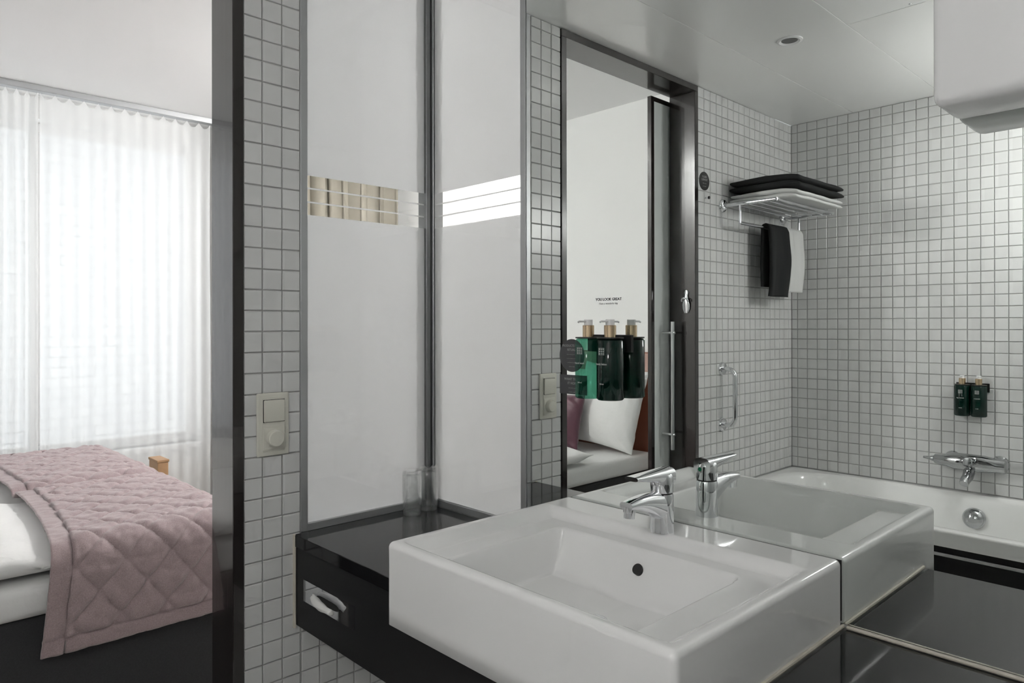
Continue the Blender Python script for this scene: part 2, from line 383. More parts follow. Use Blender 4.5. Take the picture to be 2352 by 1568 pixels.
def lay(parent, spots, limit, west):
    """spots: (centre, width, height, weight) ; the largest in the picture become objects, the rest one joined part"""
    spots.sort(key=lambda s: -s[3])
    for c, wd, ht, _ in spots[:limit]:
        o = bpy.data.objects.new('tile', tile_cut(wd, ht, west)); C.objects.link(o); o.parent = parent; o.location = c
    rest = spots[limit:]
    if rest:
        V = []; Fc = []
        for c, wd, ht, _ in rest:
            me = tile_cut(wd, ht, west); n0 = len(V)
            V += [tuple(vv.co+Vector(c)) for vv in me.vertices]; Fc += [tuple(i+n0 for i in p.vertices) for p in me.polygons]
        me = bpy.data.meshes.new('tiles'); me.from_pydata(V, [], Fc); o = obj('tiles', me, 'tile', parent); o['kind'] = 'stuff'
def cells(a, b, phase, pitch=.05):
    """cut [a,b] at phase+k*pitch -> (centre, size)"""
    out = []; k = math.floor((a-phase)/pitch)
    while phase+k*pitch < b-1e-6:
        lo = max(a, phase+k*pitch); hi = min(b, phase+(k+1)*pitch)
        if hi-lo > .008: out.append(((lo+hi)/2, hi-lo-.003))
        k += 1
    return out
spots = []
for cx, wd in cells(-.553, -.409, -.5065):
    for cz, ht in cells(.02, CEIL, 1.4057): spots.append(((cx, 0, cz), wd, ht, 20/(Vector((cx, 0, cz))-RC).length))
for cx, wd in cells(-.409, -.005, -.5065):
    for cz, ht in cells(.10, ZC-.06, 1.4057): spots.append(((cx, 0, cz), wd, ht, (10 if cz < .56 else .01)/(Vector((cx, 0, cz))-RC).length))
for cx, wd in cells(WD+.004, -1.419, -1.419):
    for cz, ht in cells(.5455 if cx < -1.575 else .03, CEIL, .9469): spots.append(((cx, 0, cz), wd, ht, 1/(Vector((cx, 0, cz))-VC).length))
lay(WN, spots, 300, False)
spots = []
for cy, wd in cells(-2.0, -.004, -.0348):
    for cz, ht in cells(.5455, CEIL, .9469):
        d = (Vector((WD, cy, cz))-VC).length
        vis = 1 if (cy > -.98 and (cz > .56)) else .1
        spots.append(((WD, cy, cz), wd, ht, vis/d))
lay(WW, spots, 300, True)

# door frame (open to the bedroom)
DO = sempty('door_1', (-.985, 0, 0))
def dpart(n, a, b): obj(n, bx(Vector(a)-Vector((-.985, 0, 0)), Vector(b)-Vector((-.985, 0, 0)), .0015, 1), 'wenge', DO)
dpart('jamb', (-.58, -.008, 0), (-.5535, DF+.004, 2.262)); dpart('jamb', (-1.4165, -.008, 0), (-1.39, DF+.004, 2.262))
dpart('head', (-1.4165, -.008, 2.262), (-.5535, DF+.004, CEIL-.001))
# sliding leaf on the bedroom side
SD = thing('sliding_door', 'frosted glass sliding door with dark stile slid open behind the wall', 'door', loc=(-1.7, .14, 0))
def lpart(n, a, b, mtl, bev=.001): return obj(n, bx(Vector(a)-Vector((-1.7, .14, 0)), Vector(b)-Vector((-1.7, .14, 0)), bev, 1), mtl, SD)
lpart('stile', (-1.284, .124, .01), (-1.262, .144, 2.245), 'wenge'); lpart('stile', (-2.15, .124, .01), (-2.106, .144, 2.245), 'wenge')
lpart('rail', (-2.106, .124, .01), (-1.284, .144, .09), 'wenge'); lpart('rail', (-2.106, .124, 2.225), (-1.284, .144, 2.245), 'wenge')
M['door_glass'] = mat('frosted_door_glass', (.70, .73, .72), .3)
lpart('glass_panel', (-2.106, .126, .09), (-1.284, .134, 2.225), 'door_glass', 0)
hd = obj('handle', tube(new(), [(-1.345+1.7, .075-.14, .735), (-1.345+1.7, .075-.14, 1.283)], .0085, 14), 'brushed', SD, smooth=.6)
for z in (.80, 1.235):
    obj('handle_post', tube(new(), [(-1.345+1.7, .063-.14, z), (-1.345+1.7, .126-.14, z)], .0055, 10), 'brushed', hd, smooth=.6)
# glazed corner panels -> window_1 (in door wall) and window_2 (beside the mirror)
GZ0, GZ1 = ZC, CEIL
def glazed(name, orient):
    W = sempty(name, (0, 0, GZ0))
    def P(n, a0, a1, d0, d1, z0, z1, mtl, bev=.0008):
        a = (a0, d0, z0-GZ0) if orient == 'x' else (d0, a0, z0-GZ0); b = (a1, d1, z1-GZ0) if orient == 'x' else (d1, a1, z1-GZ0)
        return obj(n, bx(a, b, bev, 1), mtl, W)
    lo = -.407 if orient == 'x' else -.392; e = -.019 if orient == 'x' else -.012
    P('frame_profile', lo, lo+.019, -.0025, .035, GZ0, GZ1, 'alu')
    P('frame_profile', lo+.019, e, -.0025, .035, GZ0, GZ0+.019, 'alu')
    P('frame_profile', lo+.019, e, -.0025, .035, GZ1-.02, GZ1, 'alu')
    P('pane', lo+.019, e, 0., .006, GZ0+.019, GZ1-.02, 'pane', 0)
    zs = [1.550, 1.5805, 1.5845, 1.6155, 1.6195, 1.650]
    for a, b in ((GZ0+.019, zs[0]), (zs[1], zs[2]), (zs[3], zs[4]), (zs[5], GZ1-.02)):
        P('frosted_film', lo+.0192, e-.0002, .0063, .0066, a, b, 'film', 0)
    return W
w1 = glazed('window_1', 'x'); w2 = glazed('window_2', 'y')
obj('corner_post', bx((-.019, -.004, 0), (-.004, .035, GZ1-GZ0), .001, 1), 'alu_dark', w1)
obj('gasket', bx((-.004, -.0045, 0), (.0, .0, GZ1-GZ0)), 'gasket', w1)
obj('corner_post', bx((-.0005, -.012, 0), (.035, .035, GZ1-GZ0), .001, 1), 'alu', w2)
# bedroom window
W3 = sempty('window_3', (WX0, BNORTH+.08, WZ0))
def wp(n, a, b, mtl, bev=.003): obj(n, bx((a[0]-WX0, a[1]-BNORTH-.08, a[2]-WZ0), (b[0]-WX0, b[1]-BNORTH-.08, b[2]-WZ0), bev, 1), mtl, W3)
yb, yf = BNORTH+.10, BNORTH+.16
wp('frame', (WX0, yb, WZ0), (WX1, yf, WZ0+.06), 'upvc'); wp('frame', (WX0, yb, WZ1-.06), (WX1, yf, WZ1), 'upvc')
for xa in (WX0, -1.22, -.43, WX1-.06): wp('mullion', (xa, yb, WZ0+.06), (xa+.06, yf, WZ1-.06), 'upvc')
for xa, xb in ((WX0+.06, -1.22), (-1.16, -.43), (-.37, WX1-.06)): wp('pane', (xa, yb+.02, WZ0+.06), (xb, yb+.026, WZ1-.06), 'pane_thin', 0)
wp('sill', (WX0-.02, BNORTH-.06, WZ0-.03), (WX1+.02, BNORTH+.10, WZ0), 'upvc', .004)

# ------------------------------------------------------------------ mirror
mr_ = obj('wall_mirror', bx((0, -2.0, ZC+.006), (.0055, -.3935, CEIL-.002)), 'mirror')
tag(mr_, 'large frameless wall mirror behind the basin and tap', 'mirror')

# ------------------------------------------------------------------ vanity counter
VN = thing('vanity_counter', 'black laminate vanity counter carrying the white basin', 'counter', loc=(-.2, -1.0, 0))
def vp(n, a, b, mtl='laminate', bev=.0012, par=None): return obj(n, bx(Vector(a)-Vector((-.2, -1.0, 0)), Vector(b)-Vector((-.2, -1.0, 0)), bev, 1), mtl, par or VN)
vp('worktop', (-.427, -.530, ZC-.030), (-.005, -.004, ZC)); vp('worktop', (-.427, -1.99, ZC-.030), (-.005, -1.168, ZC))
vp('worktop', (-.418, -1.168, ZC-.060), (-.005, -.530, ZC-.037))
fpb = bx((-.424, -1.99, .531), (-.404, -.004, ZC-.062)); box(fpb, (-.424, -.534, ZC-.062), (-.404, -.004, ZC-.0315)); box(fpb, (-.424, -1.99, ZC-.062), (-.404, -1.17, ZC-.0315))
for v in fpb.verts: v.co -= Vector((-.2, -1.0, 0))
obj('front_panel', fpb, 'laminate_satin', VN)
vp('base_panel', (-.404, -1.99, .531), (-.006, -.004, .549))
vp('wall_seal', (-.0075, -1.99, ZC), (-.0005, -1.1675, ZC+.006), 'silicone', .002)
vp('wall_seal', (-.43, -.0115, ZC-.23), (-.4245, -.002, ZC+.001), 'silicone', .001)
# tissue dispenser let into the counter front
TD = thing('tissue_dispenser', 'chrome tissue dispenser plate let into the black counter front', 'dispenser', loc=(-.425, -.17, .629))
def yz_ring(x0, x1, y0, y1, z0, z1, hy, hz):   # plate in yz plane with an oval slot
    bm = new(); n = 32; outer = []; inner = []
    for k in range(n):
        t = 2*PI*k/n; c, s = math.cos(t), math.sin(t); q = max(abs(c), abs(s)); outer.append((c/q*(y1-y0)/2, s/q*(z1-z0)/2))
        inner.append((math.copysign(abs(c)**.55, c)*hy, math.copysign(abs(s)**.8, s)*hz))
    L = []
    for x in (x0, x1): L.append(([bm.verts.new((x, *p)) for p in outer], [bm.verts.new((x, *p)) for p in inner]))
    for k in range(n):
        j = (k+1) % n
        for (o_, i_) in L: bm.faces.new((o_[k], o_[j], i_[j], i_[k]))
        bm.faces.new((L[0][0][k], L[0][0][j], L[1][0][j], L[1][0][k])); bm.faces.new((L[0][1][k], L[0][1][j], L[1][1][j], L[1][1][k]))
    return bm
obj('plate', yz_ring(-.0025, .0005, -.115, .115, -.026, .026, .052, .0085), 'chrome', TD)
obj('slot', bx((-.0008, -.056, -.010), (.0003, .056, .010)), 'black', TD)
def tissue(u, v):
    y = .052-u*.098; a = 2*PI*v; r = .0085*(.75+.45*math.sin(PI*min(1, u*1.1+.05)))*(1+.12*math.sin(5*a+u*9))
    return (-.012-.006*u+r*math.cos(a)*.9-.006*math.sin(u*PI), y+.004*math.sin(a*2), .004-.008*u+r*math.sin(a))
bm = grid(new(), 20, 14, tissue); bmesh.ops.remove_doubles(bm, verts=bm.verts, dist=1e-6); bmesh.ops.holes_fill(bm, edges=bm.edges)
obj('tissue', bm, 'paper', TD, smooth=PI)

# ------------------------------------------------------------------ basin
BX0, BX1, BY0, BY1 = -.507, -.0012, -1.160, -.533
def basin_h(x, y):
    yc = (BY0+BY1)/2; hy = abs(y-yc)
    # side shelves, slightly sunk
    sh = sst(.297, .262, hy)*sst(-.488, -.474, x)*sst(-.090, -.108, x)
    z = -.022*sh
    # bowl
    inb = sst(.2125, .190, hy)
    fx = sst(-.484, -.458, x)*sst(-.128, -.190, x)
    deep = .108+.005*(1-hy/.2)
    z = min(z, -deep*inb**.75*fx) if inb*fx > 0.0 else z
    return z
BS = thing('wash_basin', 'rectangular white ceramic wash basin with flat side shelves', 'basin', loc=(-.25, -.85, .717))
bm = rounded_heightfield(BX0, BX1, BY0, BY1, ZT, .717, .011, basin_h, 150, 190, 6, 4)
for v in bm.verts: v.co -= Vector((-.25, -.85, .717))
obj('bowl', bm, 'ceramic', BS, smooth=PI)
obj('overflow_hole', lathe(new(), [(0, .0045), (.0105, .0045), (.0105, -.006), (0, -.006)], 20, (-.82, 0, .57), (-.1600+.25, 0, .812-.717)), 'black', BS)
obj('drain', lathe(new(), [(0, .006), (.012, .0055), (.021, .002), (.0225, 0), (.0225, -.01), (0, -.01)], 28, (0, 0, 1), (-.292+.25, -.005, ZT-.1125-.717)), 'chrome', BS, smooth=.7)
obj('seal', bx((-.424+.25, -1.1655+.85, ZC-.717), (-.002+.25, -1.159+.85, ZC+.007-.717), .003, 2), 'silicone', BS)
obj('mirror_joint', bx((-.0013+.25, -1.158+.85, ZC+.01-.717), (-.0002+.25, -.537+.85, ZT-.003-.717)), 'gasket', BS)

# ------------------------------------------------------------------ tap
TP = thing('basin_tap', 'chrome single-lever tap on the white basin', 'tap', loc=(-.082, -.849, ZT))
bm = new()
loft(bm, [((.0, 0, 0), (1, 0, 0), (0, 1, 0), .0245, .0235, 2), ((0, 0, .02), (1, 0, 0), (0, 1, 0), .024, .0225, 2),
          ((0, 0, .05), (1, 0, 0), (0, 1, 0), .0238, .022, 2), ((0, 0, .070), (1, 0, 0), (0, 1, 0), .0232, .022, 2), ((0, 0, .0735), (1, 0, 0), (0, 1, 0), .0215, .0205, 2)], 32)
obj('body', bm, 'chrome', TP, smooth=.9)
bm = new(); secs = []
for t in [i/12 for i in range(13)]:
    x = -.002-.112*t; zc = .047+.0165*math.sin(t*PI*.62)+.001*t; hh = .0235*(1-t)**1.25+.0075; ww = .0205-.006*t
    secs.append(((x, 0, zc+.004*t), (0, 1, 0), (0, 0, 1), ww, hh, 2.6))
loft(bm, secs, 28); sp = obj('spout', bm, 'chrome', TP, smooth=.9)
obj('aerator', lathe(new(), [(0, 0), (.0105, 0), (.0105, .010), (.0118, .011), (.0118, .020), (0, .020)], 20, (0.1, 0, 1), (-.105, 0, .044)), 'chrome', sp, smooth=.6)
obj('collar', lathe(new(), [(.0205, .0735), (.0205, .0765)], 28), 'black', TP)
bm = new()
loft(bm, [((.0, 0, .0765), (1, 0, 0), (0, 1, 0), .0225, .0215, 2), ((0, 0, .090), (1, 0, 0), (0, 1, 0), .0228, .0215, 2.1), ((0, 0, .104), (1, 0, 0), (0, 1, 0), .0222, .0212, 2.3),
          ((.0, 0, .1115), (1, 0, 0), (0, 1, 0), .0205, .019, 2.4), ((.0, 0, .1145), (1, 0, 0), (0, 1, 0), .015, .0145, 2.4)], 28)
cap = obj('cartridge_cap', bm, 'chrome', TP, smooth=.9)
bm = new(); secs = []
for t in [i/10 for i in range(11)]:
    x = .020-.118*t; hh = .0125*(1-t)**1.1+.0042; z = .1225-.0035*t-hh
    secs.append(((x, 0, z), (0, 1, 0), (0, 0, 1), .0195-.0045*t, hh, 3))
loft(bm, secs, 24); lv = obj('lever', bm, 'chrome', TP, smooth=.9)
obj('green_dot', lathe(new(), [(0, .0012), (.0042, .0010), (.0045, 0)], 18, (1, 0, .05), (.0222, .003, .099)), 'green', cap)['label'] = 'green dot on the back of the tap'

# ------------------------------------------------------------------ tumblers
def tumbler(loc, label):
    prof = [(0, .120), (.0225, .120), (.0255, .1175), (.0268, .112), (.0276, .09), (.0276, .06), (.0268, .03), (.0252, .0008), (.0246, 0), (.0240, .0008),
            (.0254, .03), (.0262, .06), (.0262, .09), (.0254, .106), (.0225, .1095), (0, .1095)]
    o = obj('drinking_glass', lathe(new(), prof, 40), 'tumbler', None, smooth=.9, loc=loc); return tag(o, label, 'glass', 'upturned tumblers on the counter')
tumbler((-.103, -.050, ZC+.0004), 'clear tumbler upside down on the black counter, beside the corner tumbler')
tumbler((-.040, -.040, ZC+.0004), 'clear tumbler upside down right against the corner post of the glass panels')

# ------------------------------------------------------------------ switch
SW = thing('light_switch', 'ivory double switch plate with rocker and round dimmer knob', 'switch', loc=(-.483, -.004, 1.032))
obj('plate', bx((-.0405, -.008, -.076), (.0405, 0, .076), .004, 3), 'plastic_ivory', SW, smooth=.6)
obj('surround', bx((-.0285, -.0105, -.064), (.0285, -.007, .064), .0025, 2), 'plastic_ivory', SW, smooth=.6)
obj('rocker_gap', bx((-.0272, -.0108, .0055), (.0272, -.010, .0605), .004, 2), 'black', SW)
obj('rocker', bx((-.0262, -.0155, .0065), (.0262, -.010, .0595), .004, 3), 'plastic_ivory', SW, smooth=.6)
obj('dimmer_plate', bx((-.0268, -.0125, -.060), (.0268, -.010, -.0065), .004, 3), 'plastic_ivory', SW, smooth=.6)
obj('dimmer_knob', lathe(new(), [(.0205, 0), (.0205, .003), (.0192, .013), (.0175, .0145), (0, .0148)], 32, (0, -1, 0), (0, -.0125, -.033)), 'plastic_ivory', SW, smooth=.6)

# ------------------------------------------------------------------ mirror lamp
LB = thing('mirror_light', 'white opal box light with rounded edges fixed on the mirror', 'lamp', loc=(-.06, -1.47, 1.58))
obj('diffuser', bx((-.058, -.14, .0), (.054, .14, .46), .016, 4), 'lampbody', LB, smooth=.7)
obj('back_plate', bx((.053, -.125, .012), (.0598, .125, .448), .002, 1), 'plastic_white', LB)

# ------------------------------------------------------------------ soap bottles
def bottle_parts(T, body, dirv, h=.131, r=.0295, text='', sideways=(0, -1, 0)):
    """hangs with its base at z=0 of T ; label faces dirv"""
    prof = [(0, 0), (r-.003, 0), (r, .003), (r, h-.004), (r-.004, h), (.012, h+.001), (.012, h+.004), (0, h+.004)]
    b = obj('body', lathe(new(), prof, 36), body, T, smooth=.8)
    obj('collar', lathe(new(), [(0, h+.004), (.0128, h+.004), (.0128, h+.029), (.012, h+.030), (0, h+.030)], 24), 'gold', T, smooth=.6)
    pm = obj('pump', lathe(new(), [(0, h+.029), (.0095, h+.029), (.0095, h+.0415), (.0088, h+.0425), (0, h+.0425)], 20), 'plastic_white', T, smooth=.6)
    d = Vector(dirv); obj('nozzle', tube(new(), [Vector((0, 0, h+.0385))+d*.006, Vector((0, 0, h+.0383))+d*.030, Vector((0, 0, h+.0365))+d*.034], .0021, 8), 'plastic_white', pm)
    rgt = Vector((0, 0, 1)).cross(d); o0 = d*(r+.0006)
    lg = obj('logo', new_logo(), 'print_white' if text else 'print_grey', b)
    mt = Matrix((rgt, Vector((0, 0, 1)), d)).transposed().to_4x4(); mt.translation = o0+Vector((0, 0, h*.80)); lg.data.transform(mt)
    print_text('print', text, .0062, o0+Vector((0, 0, h*.58)), rgt, (0, 0, 1), 'print_white', b)
    print_text('print', '300 ml', .0042, o0+Vector((0, 0, h*.26)), rgt, (0, 0, 1), 'print_white', b)
    return b
def new_logo():
    bm = new(); q = .0075
    for r_ in range(3):
        for c_ in range(3):
            cx, cz = (c_-1)*.0047, (1-r_)*.0047
            box(bm, (cx-.0014, cz-.0016, -.00005), (cx-.0006, cz+.0016, .00005)); box(bm, (cx+.0004, cz-.0016, -.00005), (cx+.0012, cz+.0016, .00005))
    for a, b in (((-q, -q), (q, -q+.0004)), ((-q, q-.0004), (q, q)), ((-q, -q), (-q+.0004, q)), ((q-.0004, -q), (q, q))): box(bm, (*a, -.00005), (*b, .00005))
    return bm
Z_B = 1.109
b1 = thing('soap_bottle', 'half-empty translucent green pump bottle on the mirror beside the round sticker', 'bottle', 'pump bottles hanging in holders', (-.0375, -.6255, Z_B))
bottle_parts(b1, 'bottle_clear', (-1, 0, 0), text='hand wash')
b2 = thing('soap_bottle', 'full dark green pump bottle on the mirror, next to the translucent one', 'bottle', 'pump bottles hanging in holders', (-.0375, -.6868, Z_B))
bottle_parts(b2, 'bottle_dark', (-1, 0, 0), text='body lotion')
def holder(loc, nx, label):
    """bracket plate with collars over two bottle necks ; nx = outward normal"""
    H = thing('bottle_holder', label, 'holder', loc=loc); n = Vector(nx); t = Vector((0, 0, 1)).cross(n)
    def B(nm, a, b): # along t, n, z
        P = lambda q: t*q[0]+n*q[1]+Vector((0, 0, q[2]))
        obj(nm, bx(P(a), P(b), .001, 1), 'black', H)
    B('back_plate', (-.062, .0, -.03), (.062, .004, .008))
    for s in (-1, 1):
        bm = lathe(new(), [(.0135, 0), (.029, 0), (.029, .003), (.0135, .003), (.0135, 0)], 28)
        for v in bm.verts: v.co += t*s*.0307+n*.0375
        obj('ring', bm, 'black', H)
        B('arm', (s*.0307-.008, .003, 0), (s*.0307+.008, .012, .003))
    return H
holder((0, -.6562, Z_B+.1318), (-1, 0, 0), 'black two-ring bottle holder fixed on the mirror')
Z_B2 = .878
for i, (yy, lb, tx) in enumerate(((-.775, 'small dark green pump bottle above the bath mixer, nearer the towel rack wall', 'shower gel'), (-.836, 'small dark green pump bottle above the bath mixer, farther from the towel rack wall', 'shampoo'))):
    t_ = thing('soap_bottle', lb, 'bottle', 'pump bottles hanging in holders', (WD+.0425, yy, Z_B2)); bottle_parts(t_, 'bottle_dark', (1, 0, 0), text=tx)
holder((WD+.004, -.8055, Z_B2+.1318), (1, 0, 0), 'black two-ring bottle holder on the tiled wall above the bath')

# stickers on the mirror and the wall
def disc(r, d, ax, n=40): return lathe(new(), [(0, 0), (r, 0), (r, d), (0, d)], n, ax)
ST = thing('round_sticker', 'round dark grey sticker with white print on the mirror', 'sticker', loc=(0, -.5435, 1.199))
obj('sheet', disc(.0385, .0004, (-1, 0, 0)), 'sticker', ST)
for i, (s, sz, b_) in enumerate((('PRODUCTS FROM', .0075, True), ('RITUALS', .0075, True), ('enjoy during your stay', .0036, False), ('in the shower or bath', .0036, False), ('a moment to pause', .0036, False), ('and to relax', .0036, False))):
    print_text('print', s, sz, (-.0006, 0, .0205-.0095*i), (0, -1, 0), (0, 0, 1), 'print_grey', ST, b_)
SQ = thing('square_sticker', 'rectangular dark grey sticker with white print below the round one', 'sticker', loc=(0, -.5475, 1.131))
obj('sheet', bx((-.0004, -.042, -.0225), (0, .042, .0225)), 'sticker', SQ)
for i, (s, sz, b_) in enumerate((('WANT TO BUY', .008, True), ('IT HOME?', .008, True), ('ask at the reception', .0036, False), ('to take it with you', .0036, False))):
    print_text('print', s, sz, (-.0006, 0, .010-.0095*i), (0, -1, 0), (0, 0, 1), 'print_grey', SQ, b_)
TX = thing('mirror_lettering', 'two small lines of black lettering on the mirror above the bottles', 'lettering', loc=(0, -.652, 1.325))
print_text('print', 'YOU LOOK GREAT', .0085, (-.0003, 0, .0), (0, -1, 0), (0, 0, 1), 'print_black', TX, True)
print_text('print', 'Have a wonderful day', .006, (-.0003, 0, -.0085), (0, -1, 0), (0, 0, 1), 'print_grey', TX)
RS = thing('wall_sign', 'small round black sign on the tiles beside the door frame', 'sign', loc=(-1.468, -.0042, 1.890))
obj('disc', disc(.040, .002, (0, -1, 0)), 'black', RS)
for i, (s, sz) in enumerate((('HELLO', .012), ('TOWELS', .012), ('use me again', .006), ('hang me up', .006))):
    print_text('print', s, sz, (0, -.0023, .015-.013*i), (-1, 0, 0) if False else (1, 0, 0), (0, 0, 1), 'print_grey', RS, True)
HK = thing('wall_hook', 'tiny black and steel peg on the tiles below the round sign', 'hook', loc=(-1.478, -.004, 1.818))
obj('peg', lathe(new(), [(0, 0), (.004, 0), (.004, .016), (0, .016)], 12, (0, -1, 0)), 'chrome', HK)
obj('tip', lathe(new(), [(0, .016), (.0065, .016), (.0065, .021), (0, .022)], 14, (0, -1, 0)), 'black', HK)
# bottle opener on the jamb
BO = thing('bottle_opener', 'wall-mounted steel bottle opener on the dark door jamb', 'opener', loc=(-1.39, .034, 1.366))
bm = loft(new(), [((.003, 0, .052), (0, 1, 0), (1, 0, 0), .006, .003, 2), ((.003, 0, .042), (0, 1, 0), (1, 0, 0), .011, .003, 2), ((.004, 0, .028), (0, 1, 0), (1, 0, 0), .008, .004, 2), ((.006, 0, .012), (0, 1, 0), (1, 0, 0), .012, .006, 2),
                 ((.005, 0, -.01), (0, 1, 0), (1, 0, 0), .019, .005, 2), ((.004, 0, -.030), (0, 1, 0), (1, 0, 0), .017, .004, 2), ((.003, 0, -.046), (0, 1, 0), (1, 0, 0), .009, .003, 2)], 20)
obj('plate', bm, 'chrome', BO, smooth=.9)
bm = new(); tube(bm, arc((.012, 0, .004), .016, 0, PI, (0, 1, 0), (.5, 0, .85)), .0035, 10); obj('lip', bm, 'chrome', BO, smooth=.9)

# ------------------------------------------------------------------ grab bar
GB = thing('grab_bar', 'vertical chrome grab bar on the tiled wall by the bath', 'grab bar', loc=(-1.612, -.004, .95))
bm = new(); pts = [Vector((0, 0, .124))]+[Vector((0, -.002, .124))]
pts += arc((0, -.012, .084), .040, PI/2, 0, (0, -1, 0), (0, 0, 1), 8) if False else [Vector((0, -.03-.035*math.sin(a), .088+.036*math.cos(a))) for a in [PI/2*i/8 for i in range(9)]]
pts += [Vector((0, -.03-.035*math.cos(a), -.088-.036*math.sin(a))) for a in [PI/2*i/8 for i in range(9)]]+[Vector((0, 0, -.124))]
obj('tube', tube(new(), pts, .0105, 16), 'chrome', GB, smooth=1.0)
for z in (.124, -.124):
    obj('flange', lathe(new(), [(0, 0), (.030, 0), (.030, .004), (.026, .011), (.012, .014), (0, .014)], 30, (0, -1, 0), (0, 0, z)), 'chrome', GB, smooth=.8)

# ------------------------------------------------------------------ towel rack
RX0, RX1, RZ, RD = -2.20, -1.62, 1.800, -.255
TR = thing('towel_rack', 'chrome tube towel shelf with lower rail on the tiled wall', 'rack', loc=(-1.91, 0, RZ))
O = Vector((-1.91, 0, RZ))
def rt_(n, pts, r, par=TR): return obj(n, tube(new(), [Vector(p)-O for p in pts], r, 12), 'chrome', par, smooth=1.0)
for x in (RX0, RX1):
    rt_('side_arm', [(x, -.004, RZ), (x, RD, RZ)], .008)
    obj('flange', lathe(new(), [(0, 0), (.030, 0), (.030, .004), (.024, .013), (.012, .017), (0, .017)], 30, (0, -1, 0), Vector((x, -.004, RZ))-O), 'chrome', TR, smooth=.8)
    rt_('drop_arm', [(x, -.09, RZ), (x, -.09, 1.715)], .005)
for y in (-.055, -.105, -.155, -.205): rt_('shelf_tube', [(RX0, y, RZ+.002), (RX1, y, RZ+.002)], .0055)
rt_('front_tube', [(RX0, RD, RZ), (RX1, RD, RZ)], .0075)
rt_('lower_rail', [(RX0, -.09, 1.715), (RX1, -.09, 1.715)], .0065)

def folded_towel(name, x0, x1, y0, y1, z0, layers, th, mtl, label, seed):
    T = thing(name, label, 'towel', 'towels on the rack', ((x0+x1)/2, (y0+y1)/2, z0))
    for k in range(layers):
        za = z0+k*th
        def f(u, v):
            a = 2*PI*v; c, s = math.cos(a), math.sin(a)
            y = (y0+y1)/2+(y1-y0)/2*math.copysign(abs(c)**.35, c)*(1-.012*k); zz = za+th/2+th*.5*math.copysign(abs(s)**.6, s)
            x = x0+(x1-x0)*u; e = min(u, 1-u); pin = sst(0, .03, e)*.35+.65
            sag = -.25*max(0, (y1+.07)-y)**1.3
            zz = za+th/2+(zz-za-th/2)*pin+.004*noise.noise((x*9, y*9, seed+k))+sag*.9
            y += .006*noise.noise((x*7, zz*20, seed+k*3))
            return (x-(x0+x1)/2, y-(y0+y1)/2, zz-z0)
        bm = grid(new(), 24, 44, f); bmesh.ops.remove_doubles(bm, verts=bm.verts, dist=1e-5); bmesh.ops.holes_fill(bm, edges=bm.edges)
        obj('fold', bm, mtl, T, smooth=PI)
folded_towel('bath_towel', -2.15, -1.67, -.015, -.320, RZ+.0115, 2, .021, 'towel_white', 'folded white bath towel on the shelf of the towel rack', 1)
folded_towel('bath_towel', -2.14, -1.665, -.012, -.330, RZ+.057, 2, .029, 'towel_dark', 'folded charcoal bath towel on top of the white one', 5)
def hung_towel(x0, x1, zf, zb, off, mtl, label, seed):
    zr = 1.715; r = .0115+off
    def f(u, v):
        x = x0+(x1-x0)*u; Lf = zr-zf; Lb = zr-zb; tot = Lf+PI*r+Lb; s = v*tot
        if s < Lf: y = -.09-r-.010*math.sin(PI*min(1, s/Lf))-.004*math.sin(u*7+s*5); z = zf+s
        elif s < Lf+PI*r: a = (s-Lf)/r; y = -.09-r*math.cos(a); z = zr+r*math.sin(a)
        else: q = s-Lf-PI*r; y = -.09+r+.004*math.sin(u*6+q*4); z = zr-q
        return (x+.004*noise.noise((z*6, u*2, seed)), y+.004*noise.noise((u*5, z*8, seed)), z)
    o = cloth_slab('hand_towel', 16, 60, f, .014, mtl, None); tag(o, label, 'towel', 'towels on the rack')
hung_towel(-2.035, -1.850, 1.400, 1.445, .004, 'towel_dark', 'charcoal hand towel hanging from the lower rail of the rack', 2)
hung_towel(-2.188, -2.040, 1.425, 1.46, .003, 'towel_white', 'white hand towel hanging from the lower rail of the rack', 9)

# ------------------------------------------------------------------ bathtub
TX0, TX1, TY0, TY1, TZ = WD+.0005, -1.572, -1.66, -.0005, .545
def tub_h(x, y):
    cx = (TX0+TX1)/2; cy = (TY0+TY1)/2; a = (TX1-TX0)/2-.052; b = (TY1-TY0)/2-.055
    dx = abs(x-cx)/a; dy = abs(y-cy)/b; q = (dx**4.5+dy**4.5)**(1/4.5)
    ends = sst(1.0, .72 if y > cy else .62, dy); return -.41*sst(1.0, .80, q)**.8*(ends*.45+.55)
BT = thing('bathtub', 'white built-in bathtub with black panel along the tiled wall', 'bathtub', loc=(-1.94, -.83, 0))
bm = rounded_heightfield(TX0, TX1, TY0, TY1, TZ, .488, .010, tub_h, 60, 110, 4, 2, False)
for v in bm.verts: v.co -= Vector((-1.94, -.83, 0))
obj('tub', bm, 'tub', BT, smooth=PI)
obj('front_panel', bx((-1.60+1.94, -1.66+.83, .02), (-1.582+1.94, -.004+.83, .489)), 'laminate', BT)
obj('trim_strip', bx((-1.5835+1.94, -1.66+.83, .452), (-1.5775+1.94, -.004+.83, .463), .001, 1), 'brushed', BT)
obj('waste_knob', lathe(new(), [(0, .030), (.020, .027), (.034, .018), (.0425, .006), (.0435, 0), (.040, -.012), (0, -.012)], 32, (1, 0, .3), (WD+.078+1.94, -.826+.83, .452)), 'chrome_dark_refl', BT, smooth=.9)['label'] = 'round chrome waste knob'

